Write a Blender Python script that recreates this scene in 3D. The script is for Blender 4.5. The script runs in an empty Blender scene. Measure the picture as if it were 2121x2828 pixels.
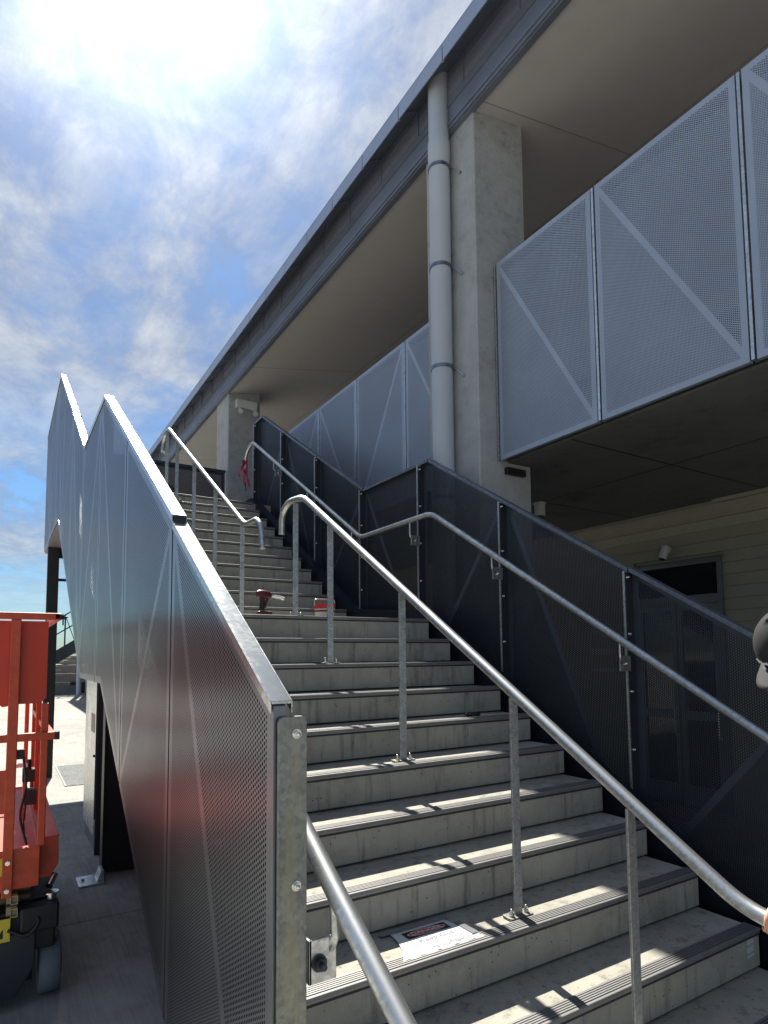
import bpy, bmesh, math, random
from mathutils import Vector, Matrix
random.seed(7)
C = bpy.context.scene.collection
R = math.radians
T, RZ, LD = .28, .17, 1.419          # tread, riser, landing depth
GZ = -.51                            # ground level
SX, SY = .12, .78                    # sun: x and y travelled per metre of height

# ------------------------------------------------------------------ camera
yaw, pitch, roll = -.5573661, .0768028, -.0083073
f_ = Vector((-math.sin(yaw)*math.cos(pitch), math.cos(yaw)*math.cos(pitch), math.sin(pitch)))
r_ = Vector((math.cos(yaw), math.sin(yaw), 0)); u_ = r_.cross(f_)
rr = math.cos(roll)*r_ + math.sin(roll)*u_; uu = -math.sin(roll)*r_ + math.cos(roll)*u_
cam = bpy.data.cameras.new('camera'); co = bpy.data.objects.new('camera', cam); C.objects.link(co)
m = Matrix((rr, uu, -f_)).transposed().to_4x4(); m.translation = Vector((-2.95669, -1.58980, 1.25139)); co.matrix_world = m
cam.sensor_fit = 'VERTICAL'; cam.sensor_height = 36; cam.lens = 1712.49/2828*36
cam.shift_x = -.00339; cam.shift_y = .09247; cam.clip_start = .05; cam.clip_end = 3000
bpy.context.scene.camera = co

# ------------------------------------------------------------------ sun, sky, exposure
S = Vector((SX, SY, 1)).normalized()
sl = bpy.data.lights.new('sun', 'SUN'); sl.energy = 5.0; sl.angle = R(.6); sl.color = (1, .95, .86)
so = bpy.data.objects.new('sun', sl); C.objects.link(so); so.rotation_euler = S.to_track_quat('Z', 'Y').to_euler()
sc = bpy.context.scene
sc.view_settings.view_transform = 'Standard'; sc.view_settings.look = 'None'
sc.view_settings.exposure = .92; sc.view_settings.gamma = 1; sc.view_settings.use_curve_mapping = False
sc.cycles.transparent_max_bounces = 24; sc.cycles.max_bounces = 7; sc.cycles.use_denoising = True; sc.cycles.sample_clamp_indirect = 2.5; sc.cycles.caustics_reflective = False
W = bpy.data.worlds.new('World'); sc.world = W; W.use_nodes = True
nt = W.node_tree; nt.nodes.clear(); N = nt.nodes; K = nt.links

def mth(nt, op, a, b=None, c=None, clamp=False):
    n = nt.nodes.new('ShaderNodeMath'); n.operation = op; n.use_clamp = clamp
    for i, v in enumerate((a, b, c)):
        if v is None: continue
        if isinstance(v, (int, float)): n.inputs[i].default_value = v
        else: nt.links.new(v, n.inputs[i])
    return n.outputs[0]
def ramp(nt, fac, stops):
    n = nt.nodes.new('ShaderNodeValToRGB'); e = n.color_ramp.elements
    while len(e) < len(stops): e.new(.5)
    for el, (p, c) in zip(e, stops):
        el.position = p; el.color = (c, c, c, 1) if isinstance(c, (int, float)) else (*c, 1)
    nt.links.new(fac, n.inputs[0]); return n.outputs[0]
def mixc(nt, fac, a, b, mode='MIX'):
    n = nt.nodes.new('ShaderNodeMix'); n.data_type = 'RGBA'; n.blend_type = mode
    for i, v in ((0, fac), (6, a), (7, b)):
        s = n.inputs[i]
        if isinstance(v, (int, float)): s.default_value = v if i == 0 else (v, v, v, 1)
        elif isinstance(v, tuple): s.default_value = (*v, 1)
        else: nt.links.new(v, s)
    return n.outputs[2]
def noise(nt, vec, scale, detail=4, rough=.55, dist=0):
    n = nt.nodes.new('ShaderNodeTexNoise'); n.inputs['Scale'].default_value = scale; n.inputs['Detail'].default_value = detail
    n.inputs['Roughness'].default_value = rough; n.inputs['Distortion'].default_value = dist
    if vec is not None: nt.links.new(vec, n.inputs['Vector'])
    return n.outputs['Fac']
def comb(nt, x, y, z):
    n = nt.nodes.new('ShaderNodeCombineXYZ')
    for i, v in enumerate((x, y, z)):
        if isinstance(v, (int, float)): n.inputs[i].default_value = v
        else: nt.links.new(v, n.inputs[i])
    return n.outputs[0]

sky = N.new('ShaderNodeTexSky'); sky.sky_type = 'NISHITA'; sky.sun_disc = False
sky.sun_elevation = math.asin(S.z); sky.sun_rotation = math.atan2(S.x, S.y); sky.air_density = 1.2; sky.dust_density = .6; sky.ozone_density = 2.5
tc = N.new('ShaderNodeTexCoord'); sep = N.new('ShaderNodeSeparateXYZ'); K.new(tc.outputs['Generated'], sep.inputs[0])
zz = mth(nt, 'ADD', mth(nt, 'MAXIMUM', sep.outputs[2], 0), .12)
cu = mth(nt, 'DIVIDE', sep.outputs[0], zz); cv = mth(nt, 'DIVIDE', sep.outputs[1], zz)
cp = comb(nt, cu, cv, 3.1)
c1 = noise(nt, cp, .9, 8, .55, .1); c2 = noise(nt, comb(nt, mth(nt, 'MULTIPLY', cu, 1.5), mth(nt, 'MULTIPLY', cv, .8), 7.7), 3.4, 12, .66, .35)
dot = N.new('ShaderNodeVectorMath'); dot.operation = 'DOT_PRODUCT'; K.new(tc.outputs['Generated'], dot.inputs[0]); dot.inputs[1].default_value = S
dp = mth(nt, 'MAXIMUM', dot.outputs['Value'], 0)
g1 = mth(nt, 'POWER', dp, 14); g2 = mth(nt, 'POWER', dp, 80)
cov = mth(nt, 'ADD', mth(nt, 'ADD', mth(nt, 'MULTIPLY', c1, .5), mth(nt, 'MULTIPLY', c2, .5)), mth(nt, 'MULTIPLY', g1, .10))
elev = ramp(nt, sep.outputs[2], [(0, .05), (.08, .30), (.15, .85), (.25, .85), (.31, .55), (.40, .95), (.46, 1.0)])
mask = ramp(nt, cov, [(.40, 0), (.47, .65), (.55, 1)])
mask = mth(nt, 'MULTIPLY', mask, elev)
c3 = noise(nt, comb(nt, mth(nt, 'MULTIPLY', cu, 1.3), cv, 1.7), 5.5, 8, .62, .3)
thick = ramp(nt, mth(nt, 'ADD', mth(nt, 'MULTIPLY', c1, .35), mth(nt, 'ADD', mth(nt, 'MULTIPLY', c2, .35), mth(nt, 'MULTIPLY', c3, .30))), [(.43, (.54, .68, 1.02)), (.50, (.86, .95, 1.14)), (.58, (1.30, 1.35, 1.40))])
cb = mth(nt, 'ADD', mth(nt, 'ADD', .25, mth(nt, 'MULTIPLY', g1, .15)), mth(nt, 'MULTIPLY', g2, 1.0))
cl = N.new('ShaderNodeVectorMath'); cl.operation = 'SCALE'; K.new(thick, cl.inputs[0]); K.new(cb, cl.inputs['Scale'])
ss = N.new('ShaderNodeVectorMath'); ss.operation = 'SCALE'; K.new(sky.outputs[0], ss.inputs[0]); ss.inputs['Scale'].default_value = .05
tint = mixc(nt, 1.0, ss.outputs[0], (.62, .92, 1.22), 'MULTIPLY')
halo = mixc(nt, mth(nt, 'MULTIPLY', g2, .9, clamp=True), tint, (1.2, 1.2, 1.2))
col = mixc(nt, mth(nt, 'MULTIPLY', mask, .88), halo, cl.outputs[0])
mn = N.new('ShaderNodeVectorMath'); mn.operation = 'MINIMUM'; K.new(col, mn.inputs[0]); mn.inputs[1].default_value = (.56, .56, .58)
bg = N.new('ShaderNodeBackground'); bg.inputs[1].default_value = 1.0; K.new(mn.outputs[0], bg.inputs[0])
wo = N.new('ShaderNodeOutputWorld'); K.new(bg.outputs[0], wo.inputs[0])

# ------------------------------------------------------------------ materials
def newmat(name):
    m = bpy.data.materials.new(name); m.use_nodes = True
    nt = m.node_tree; b = nt.nodes['Principled BSDF']
    tc = nt.nodes.new('ShaderNodeTexCoord')
    return m, nt, b, tc.outputs['Object']
def bump(nt, b, h, strength=.3, dist=.002):
    n = nt.nodes.new('ShaderNodeBump'); n.inputs['Strength'].default_value = strength; n.inputs['Distance'].default_value = dist
    nt.links.new(h, n.inputs['Height']); nt.links.new(n.outputs[0], b.inputs['Normal'])
def flat(name, col, rough=.6, metal=0., var=.12, sc_=30, bmp=0.):
    m, nt, b, oc = newmat(name)
    n = noise(nt, oc, sc_, 4); n2 = noise(nt, oc, sc_*.12, 3)
    f = mth(nt, 'ADD', mth(nt, 'MULTIPLY', n, .5), mth(nt, 'MULTIPLY', n2, .5))
    c = ramp(nt, f, [(.3, tuple(v*(1-var) for v in col)), (.7, tuple(min(1, v*(1+var)) for v in col))])
    nt.links.new(c, b.inputs['Base Color']); b.inputs['Roughness'].default_value = rough; b.inputs['Metallic'].default_value = metal
    if bmp: bump(nt, b, n, bmp)
    return m
def concrete(name, light, dark, streaks=True, warm=(1, .98, .9), pores=True, grain=160):
    m, nt, b, oc = newmat(name)
    big = noise(nt, oc, 1.7, 6, .62, .4); mid = noise(nt, oc, 9, 6, .65); fine = noise(nt, oc, grain, 3, .6)
    f = mth(nt, 'ADD', mth(nt, 'ADD', mth(nt, 'MULTIPLY', big, .5), mth(nt, 'MULTIPLY', mid, .38)), mth(nt, 'MULTIPLY', fine, .22))
    c = ramp(nt, f, [(.36, tuple(dark*w for w in warm)), (.50, tuple((dark*.4+light*.6)*w for w in warm)), (.72, tuple(light*w for w in warm))])
    if streaks:
        mp = nt.nodes.new('ShaderNodeMapping'); mp.inputs['Scale'].default_value = (11, 11, .9); nt.links.new(oc, mp.inputs[0])
        st = ramp(nt, noise(nt, mp.outputs[0], 1.6, 5, .7), [(.34, .5), (.46, 1)])
        c = mixc(nt, .8, c, st, 'MULTIPLY')
        mp2 = nt.nodes.new('ShaderNodeMapping'); mp2.inputs['Scale'].default_value = (3, 3, .3); mp2.inputs['Location'].default_value = (5, 2, 0); nt.links.new(oc, mp2.inputs[0])
        rs = ramp(nt, noise(nt, mp2.outputs[0], 3.5, 4, .6), [(.63, (1, 1, 1)), (.74, (.72, .56, .42))])
        c = mixc(nt, .5, c, rs, 'MULTIPLY')
    h = fine
    if pores:
        v = nt.nodes.new('ShaderNodeTexVoronoi'); v.inputs['Scale'].default_value = 34; nt.links.new(oc, v.inputs[0])
        po = ramp(nt, v.outputs['Distance'], [(.09, .25), (.16, 1)])
        sel = ramp(nt, noise(nt, oc, 13, 2), [(.52, 0), (.56, 1)])
        c = mixc(nt, sel, c, mixc(nt, 1.0, c, po, 'MULTIPLY'))
        h = mth(nt, 'ADD', mth(nt, 'MULTIPLY', fine, .5), mth(nt, 'MULTIPLY', po, .5))
    nt.links.new(c, b.inputs['Base Color']); b.inputs['Roughness'].default_value = .86
    bump(nt, b, h, .35, .0015); return m
def galv(name, base=.55, rough=.42, metal=.85, tint=(.96, 1, 1.0), stain=.0):
    m, nt, b, oc = newmat(name)
    v = nt.nodes.new('ShaderNodeTexVoronoi'); v.inputs['Scale'].default_value = 90; nt.links.new(oc, v.inputs[0])
    n = noise(nt, oc, 22, 6, .68); n2 = noise(nt, oc, 4, 4, .6, .5)
    sv = nt.nodes.new('ShaderNodeSeparateXYZ'); nt.links.new(v.outputs['Color'], sv.inputs[0])
    f = mth(nt, 'ADD', mth(nt, 'ADD', mth(nt, 'MULTIPLY', sv.outputs[0], .16), mth(nt, 'MULTIPLY', n, .5)), mth(nt, 'MULTIPLY', n2, .34))
    c = ramp(nt, f, [(.3, tuple(base*.62*t for t in tint)), (.5, tuple(base*t for t in tint)), (.68, tuple(min(1, base*1.35*t) for t in tint))])
    if stain:
        mp = nt.nodes.new('ShaderNodeMapping'); mp.inputs['Scale'].default_value = (18, 18, 2.2); nt.links.new(oc, mp.inputs[0])
        s = ramp(nt, noise(nt, mp.outputs[0], 1.5, 6, .7), [(.48, (0, 0, 0)), (.62, (1, 1, 1))])
        c = mixc(nt, mth(nt, 'MULTIPLY', s, stain), c, (.34, .33, .22))
    nt.links.new(c, b.inputs['Base Color']); b.inputs['Metallic'].default_value = metal
    nt.links.new(ramp(nt, f, [(.3, rough+.14), (.7, rough-.08)]), b.inputs['Roughness']); return m
def sheet(name, col=(.50, .53, .58), rough=.31, metal=.97, pitch=None, rad=None, axis=1, var=.06):
    m, nt, b, oc = newmat(name)
    n = noise(nt, oc, 2.2, 4, .5)
    c = ramp(nt, n, [(.3, tuple(v*(1-var) for v in col)), (.7, tuple(v*(1+var) for v in col))])
    nt.links.new(c, b.inputs['Base Color']); b.inputs['Metallic'].default_value = metal
    nt.links.new(ramp(nt, noise(nt, oc, 1.5, 2), [(.3, rough*.95), (.7, rough*1.06)]), b.inputs['Roughness'])
    if pitch:
        s = nt.nodes.new('ShaderNodeSeparateXYZ'); nt.links.new(oc, s.inputs[0])
        w = pitch*math.sqrt(3); a = mth(nt, 'DIVIDE', s.outputs[axis], w); d = mth(nt, 'DIVIDE', s.outputs[2], pitch)
        ds = []
        for off in (0, .5):
            p = mth(nt, 'MULTIPLY', mth(nt, 'SUBTRACT', mth(nt, 'FRACT', mth(nt, 'ADD', a, off)), .5), w)
            q = mth(nt, 'MULTIPLY', mth(nt, 'SUBTRACT', mth(nt, 'FRACT', mth(nt, 'ADD', d, off)), .5), pitch)
            ds.append(mth(nt, 'ADD', mth(nt, 'MULTIPLY', p, p), mth(nt, 'MULTIPLY', q, q)))
        al = mth(nt, 'GREATER_THAN', mth(nt, 'MINIMUM', ds[0], ds[1]), rad*rad)
        nt.links.new(al, b.inputs['Alpha'])
    return m

M = {}
M['step'] = concrete('step_concrete', .45, .20, warm=(1, .965, .81))
M['tread'] = M['step']
M['column'] = concrete('column_concrete', .46, .20, streaks=False, warm=(.95, .99, 1.0), grain=70)
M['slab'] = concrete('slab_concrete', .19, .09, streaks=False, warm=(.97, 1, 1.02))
M['galv'] = galv('galvanised_steel', .50, .46)
M['galv_light'] = galv('bright_galvanised_steel', .62, .30)
M['cap_steel'] = galv('capping_steel', .46, .21, .9)
M['galv_post'] = galv('weathered_galvanised_steel', .25, .5, .7, (.95, 1, .95), stain=.6)
M['rail'] = galv('galvanised_tube', .60, .36, .9, (.97, 1, .97))
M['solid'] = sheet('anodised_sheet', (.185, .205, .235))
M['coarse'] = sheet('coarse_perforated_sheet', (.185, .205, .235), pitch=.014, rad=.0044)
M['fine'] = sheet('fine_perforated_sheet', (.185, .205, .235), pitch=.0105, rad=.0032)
DK = dict(col=(.047, .056, .070), rough=.42, metal=.5)  # right balustrade: the stair screens in a darker blue-grey
M['d_solid'] = sheet('dark_sheet', (.078, .094, .12), .42, .5)
M['d_coarse'] = sheet('dark_coarse_perforated_sheet', pitch=.014, rad=.0047, **DK)
M['d_fine'] = sheet('dark_fine_perforated_sheet', pitch=.0105, rad=.0027, **DK)
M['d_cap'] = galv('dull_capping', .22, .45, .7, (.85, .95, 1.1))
PAINT = dict(col=(.36, .41, .49), rough=.45, metal=.3)
M['b_solid'] = sheet('balcony_sheet', **PAINT)
M['b_coarse'] = sheet('balcony_coarse_perforated_sheet', pitch=.014, rad=.0043, **PAINT)
M['b_fine'] = sheet('balcony_fine_perforated_sheet', pitch=.0105, rad=.0029, **PAINT)
M['b_x'] = sheet('landing_perforated_sheet', (.12, .12, .13), .5, .4, pitch=.0095, rad=.002, axis=0)
HOLE_SHADE = dict(col=(.012, .014, .018), rough=.8, metal=0)  # shade inside the perforations, painted as near-black layers behind the sheet
M['shade_coarse'] = sheet('coarse_hole_shade', pitch=.014, rad=.0043, **HOLE_SHADE)
M['shade_fine'] = sheet('fine_hole_shade', pitch=.0105, rad=.0029, **HOLE_SHADE)
M['dark_steel'] = flat('dark_steel', (.055, .065, .08), .42, .6)
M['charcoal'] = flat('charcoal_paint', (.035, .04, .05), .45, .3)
M['black'] = flat('black_paint', (.012, .012, .014), .5)
M['rubber'] = flat('grey_rubber', (.16, .18, .20), .75, 0, .2, 14)
M['nosing'] = flat('nosing_aluminium', (.28, .275, .27), .5, .5, .12, 60)
M['nosing_grip'] = flat('nosing_grip', (.03, .03, .035), .7)
M['chrome'] = flat('zinc_bolt', (.75, .74, .70), .2, 1.)
M['stringer'] = flat('navy_stringer', (.02, .026, .04), .4, .5)
M['fascia'] = sheet('fascia_zinc', (.34, .40, .50), .4, .5, var=.08)
M['gutter'] = sheet('gutter_zinc', (.25, .285, .36), .4, .5, var=.08)
M['beam'] = sheet('beam_steel', (.22, .25, .31), .38, .5, var=.1)
M['soffit'] = flat('soffit_lining', (.67, .65, .645), .8, 0, .05, 5)
M['pipe'] = flat('pipe_paint', (.43, .475, .53), .42, 0, .04, 6)
M['cream'] = flat('cream_weatherboard', (.27, .26, .21), .7, 0, .08, 8)
M['trim'] = flat('cream_trim', (.32, .31, .26), .6)
M['frame'] = flat('door_frame_aluminium', (.12, .145, .155), .45, .4)
M['white'] = flat('white_plastic', (.75, .75, .73), .45)
M['offwhite'] = flat('grey_white_plastic', (.55, .57, .58), .5)
M['red'] = flat('lift_red_paint', (.58, .072, .024), .46, 0, .28, 26)
M['tan'] = flat('scissor_paint', (.36, .27, .14), .5)
M['yellow'] = flat('yellow_label', (.75, .6, .05), .5)
M['toolred'] = flat('tool_red', (.10, .008, .01), .4)
M['pink'] = flat('pink_ribbon', (.42, .03, .10), .6)
M['paper'] = flat('laminated_paper', (.74, .74, .75), .25, 0, .04)
M['tape'] = flat('clear_tape', (.22, .23, .24), .12, 0, .1)
M['ink'] = flat('pen_ink', (.25, .25, .28), .6)
M['skin'] = flat('skin', (.62, .33, .22), .5, 0, .06, 40)
M['cap'] = flat('cap_cloth', (.018, .018, .02), .85, 0, .25, 200, .3)
M['cloth'] = flat('shirt_cloth', (.03, .035, .05), .85)
M['jeans'] = flat('work_trousers', (.05, .06, .08), .85)
M['boot'] = flat('boot_leather', (.10, .06, .03), .6)
M['hair'] = flat('brown_hair', (.06, .035, .02), .7)
M['silver'] = galv('steel_cladding', .62, .28, .85, (1, .98, .93))
M['mauve'] = flat('grey_cladding', (.20, .18, .19), .5, .2)
gm, gnt, gb, goc = newmat('dark_glass')
gb.inputs['Base Color'].default_value = (.01, .012, .014, 1); gb.inputs['Roughness'].default_value = .05
M['glass'] = gm
M['clamp'] = flat('clamp_steel', (.20, .23, .27), .3, .9)
# ground concrete: broomed bays with saw-cut joints
gm, gnt, gb, goc = newmat('ground_concrete')
big = noise(gnt, goc, .35, 6, .6, .3); mid = noise(gnt, goc, 5, 7, .68); fine = noise(gnt, goc, 120, 2)
mp = gnt.nodes.new('ShaderNodeMapping'); mp.inputs['Scale'].default_value = (90, 2.5, 1); gnt.links.new(goc, mp.inputs[0])
br = noise(gnt, mp.outputs[0], 1, 3)
f = mth(gnt, 'ADD', mth(gnt, 'ADD', mth(gnt, 'MULTIPLY', big, .4), mth(gnt, 'MULTIPLY', mid, .35)), mth(gnt, 'MULTIPLY', br, .25))
gc = ramp(gnt, f, [(.36, (.20, .192, .175)), (.52, (.35, .335, .30)), (.68, (.46, .44, .40))])
sg = gnt.nodes.new('ShaderNodeSeparateXYZ'); gnt.links.new(goc, sg.inputs[0])
jy = mth(gnt, 'ABSOLUTE', mth(gnt, 'SUBTRACT', mth(gnt, 'FRACT', mth(gnt, 'DIVIDE', mth(gnt, 'SUBTRACT', sg.outputs[1], 1.13), 4.0)), .5))
jx = mth(gnt, 'ABSOLUTE', mth(gnt, 'SUBTRACT', mth(gnt, 'FRACT', mth(gnt, 'DIVIDE', mth(gnt, 'ADD', sg.outputs[0], 2.8), 4.4)), .5))
jj = ramp(gnt, mth(gnt, 'MINIMUM', jx, jy), [(.0006, .5), (.0016, 1)])
gc = mixc(gnt, 1.0, gc, jj, 'MULTIPLY')
gnt.links.new(gc, gb.inputs['Base Color']); gb.inputs['Roughness'].default_value = .85
bump(gnt, gb, mth(gnt, 'ADD', br, mth(gnt, 'MULTIPLY', fine, .5)), .3, .002)
M['ground'] = gm

# ------------------------------------------------------------------ mesh helpers (world coordinates in, local out)
class MB:
    def __init__(s): s.v = []; s.f = []; s.mi = []; s.cur = 0; s.sm = []; s.smooth = False
    def add(s, vs, fs):
        o = len(s.v); s.v += [tuple(v) for v in vs]
        for f in fs: s.f.append(tuple(o+i for i in f)); s.mi.append(s.cur); s.sm.append(s.smooth)
        return s
    def box(s, x0, x1, y0, y1, z0, z1):
        return s.add([(x, y, z) for x in (x0, x1) for y in (y0, y1) for z in (z0, z1)],
                     [(0, 1, 3, 2), (4, 6, 7, 5), (0, 4, 5, 1), (2, 3, 7, 6), (0, 2, 6, 4), (1, 5, 7, 3)])
    def prism(s, poly, ax, a, b):
        def P(p, t): return (t, p[0], p[1]) if ax == 0 else (p[0], t, p[1]) if ax == 1 else (p[0], p[1], t)
        n = len(poly)
        return s.add([P(p, a) for p in poly] + [P(p, b) for p in poly],
                     [tuple(range(n)), tuple(range(2*n-1, n-1, -1))] + [(i, n+i, n+(i+1) % n, (i+1) % n) for i in range(n)])
    def tube(s, path, r, seg=16, cap=True, up=None, rads=None):
        path = [Vector(p) for p in path]; n = len(path); vs = []; prev = None
        for i, p in enumerate(path):
            t = (path[min(i+1, n-1)] - path[max(i-1, 0)]).normalized()
            if prev is None:
                a = Vector((1, 0, 0)) if abs(t.x) < .9 else Vector((0, 0, 1)); u = t.cross(a).normalized()
            else: u = (prev - t*prev.dot(t)).normalized()
            prev = u; w = t.cross(u); q = rads[i] if rads else r
            vs += [p + q*(math.cos(2*math.pi*k/seg)*u + math.sin(2*math.pi*k/seg)*w) for k in range(seg)]
        fs = [(i*seg+k, i*seg+(k+1) % seg, (i+1)*seg+(k+1) % seg, (i+1)*seg+k) for i in range(n-1) for k in range(seg)]
        sm = s.smooth; s.smooth = True; s.add(vs, fs); s.smooth = False
        if cap: s.add(vs[:seg], [tuple(range(seg-1, -1, -1))]); s.add(vs[-seg:], [tuple(range(seg))])
        s.smooth = sm; return s
    def cyl(s, p, q, r, seg=16): return s.tube([p, q], r, seg)
    def ball(s, c, rx, ry=None, rz=None, seg=14, rot=None, lo=-1):
        ry = ry or rx; rz = rz or rx; vs = []; m_ = seg//2
        for i in range(m_+1):
            ph = -math.pi/2 + math.pi*i/m_
            if math.sin(ph) < lo: ph = math.asin(lo)
            for k in range(seg):
                th = 2*math.pi*k/seg; v = Vector((rx*math.cos(ph)*math.cos(th), ry*math.cos(ph)*math.sin(th), rz*math.sin(ph)))
                if rot: v = rot @ v
                vs.append(Vector(c)+v)
        sm = s.smooth; s.smooth = True
        s.add(vs, [(i*seg+k, i*seg+(k+1) % seg, (i+1)*seg+(k+1) % seg, (i+1)*seg+k) for i in range(m_) for k in range(seg)]); s.smooth = sm; return s
    def build(s, name, mats, parent=None, loc=None, bevel=0, weld=False):
        o0 = Vector(parent_world(parent)) if parent else Vector(loc or (0, 0, 0))
        me = bpy.data.meshes.new(name); me.from_pydata([tuple(Vector(v)-o0) for v in s.v], [], s.f)
        for mt in (mats if isinstance(mats, (list, tuple)) else [mats]): me.materials.append(mt)
        for p, mi, sm in zip(me.polygons, s.mi, s.sm): p.material_index = mi; p.use_smooth = sm
        bm = bmesh.new(); bm.from_mesh(me)
        if weld: bmesh.ops.remove_doubles(bm, verts=bm.verts, dist=1e-5)
        bmesh.ops.recalc_face_normals(bm, faces=bm.faces); bm.to_mesh(me); bm.free(); me.update()
        o = bpy.data.objects.new(name, me); C.objects.link(o)
        if parent: o.parent = parent
        else: o.location = o0
        if bevel:
            b = o.modifiers.new('bevel', 'BEVEL'); b.width = bevel; b.segments = 2; b.limit_method = 'ANGLE'; b.angle_limit = R(40)
        return o
def parent_world(p):
    v = Vector((0, 0, 0))
    while p: v += p.location; p = p.parent
    return v
def tag(o, label, cat=None, group=None, kind=None):
    if label: o['label'] = label
    if cat: o['category'] = cat
    if group: o['group'] = group
    if kind: o['kind'] = kind
    return o
def thing(name, label, cat, loc, group=None):
    o = bpy.data.objects.new(name, None); C.objects.link(o); o.location = loc; o.empty_display_size = .1
    return tag(o, label, cat, group)
def fillet(pts, r, n=6):
    pts = [Vector(p) for p in pts]; out = [pts[0]]
    for i in range(1, len(pts)-1):
        a, b, c = pts[i-1], pts[i], pts[i+1]; d1 = (a-b); d2 = (c-b); q = min(r, d1.length*.49, d2.length*.49)
        p1 = b + d1.normalized()*q; p2 = b + d2.normalized()*q
        for k in range(n+1):
            t = k/n; out.append((1-t)**2*p1 + 2*t*(1-t)*b + t*t*p2)
    out.append(pts[-1]); return out
def copy_thing(src, loc, label):
    r = src.copy(); C.objects.link(r); r.location = loc
    if label: r['label'] = label
    for ch in src.children:
        c = ch.copy(); C.objects.link(c); c.parent = r
        for g in ch.children:
            d = g.copy(); C.objects.link(d); d.parent = c
    return r

# ------------------------------------------------------------------ setting: ground
g = MB(); g.add([(-900, -900, GZ), (900, -900, GZ), (900, 900, GZ), (-900, 900, GZ)], [(0, 1, 2, 3)])
tag(g.build('ground', M['ground']), None, kind='structure')
g = MB(); g.box(-9, -2.0, 6.79, 7.10, GZ, GZ+.004)
tag(g.build('grey_strip', flat('grey_strip_concrete', (.30, .31, .29), .8, 0, .15, 20), loc=(-5, 6.9, GZ)), None, kind='structure')  # flat strip across the yard, greyer than the ground

# ------------------------------------------------------------------ the staircase
def NL(y): return RZ/T*y                              # nosing line, lower flight
YU = 9*T+LD
def NU(y): return 10*RZ+RZ/T*(y-YU)                   # nosing line, upper flight
st = thing('concrete_staircase', 'wide concrete staircase of two flights rising beside the building', 'staircase', (-1.1, 0, GZ))
steps = [(k*T, k*RZ, T) for k in range(-1, 9)] + [(9*T, 9*RZ, LD)] + [(YU+j*T, (10+j)*RZ, T) for j in range(11)]
for i, (y, z, d) in enumerate(steps):
    b = MB(); dep = d+.10 if i < len(steps)-1 else 3.0
    b.box(-2.22, 0, y, y+dep, z-.160, z)
    s = b.build('step', M['step'], st, bevel=.004)
    n = MB(); n.box(-2.22, 0, y-.004, y+.066, z+.0005, z+.005); n.box(-2.22, 0, y-.004, y-.0005, z-.016, z+.0005)
    for q in range(5): n.box(-2.215, -.005, y+.008+q*.0112, y+.0145+q*.0112, z+.005, z+.0075)
    n.cur = 1; n.box(-2.218, -.002, y+.005, y+.062, z+.005, z+.0056); n.box(-2.22, 0, y-.003, y+.0, z-.026, z-.0165)
    n.cur = 0; n.tube([(-2.22, y-.003, z-.001), (0, y-.003, z-.001)], .0065, 10)
    n.build('nosing', [M['nosing'], M['nosing_grip']], s)
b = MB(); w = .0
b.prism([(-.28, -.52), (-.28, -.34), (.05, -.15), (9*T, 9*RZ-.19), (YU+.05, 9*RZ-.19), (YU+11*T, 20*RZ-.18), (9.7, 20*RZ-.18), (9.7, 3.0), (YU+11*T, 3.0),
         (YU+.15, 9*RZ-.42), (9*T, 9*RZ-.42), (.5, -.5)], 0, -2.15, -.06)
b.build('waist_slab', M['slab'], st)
b = MB(); b.box(-2.21, -.01, -.555, -.1, GZ, -.345); b.build('step', M['step'], st, bevel=.004)
for x0, x1 in ((.045, .15), (-2.33, -2.235)):
    b = MB(); off = -.0
    b.prism([(-.6, GZ), (-.6, -.36), (9*T+.1, NL(9*T+.1)+.02), (YU+.0, NU(YU)+.02), (6.95, NU(6.95)+.0), (9.6, 3.56), (9.6, 3.0), (7.0, 3.0), (YU+.1, 1.22), (9*T, 1.22), (.2, -.2), (-.1, GZ)], 0, x0, x1)
    b.build('stringer', M['stringer'], st)
b = MB(); b.box(.0, 3.7, 6.75, 9.7, 3.22, 3.395); b.build('upper_landing', M['step'], st)
# stickers on the end of a riser
b = MB()
for k, h in enumerate((.026, .026, .012)):
    z1 = -.022-k*.034; b.prism([(-.104, z1-.004), (-.048, z1), (-.048, z1-h), (-.104, z1-h-.004)], 1, -.0018, -.0005)
tag(b.build('sticker_strip', M['offwhite'], loc=(-.076, -.001, -.07)), 'column of small white stickers on the right end of a low riser', 'sticker')

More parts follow.
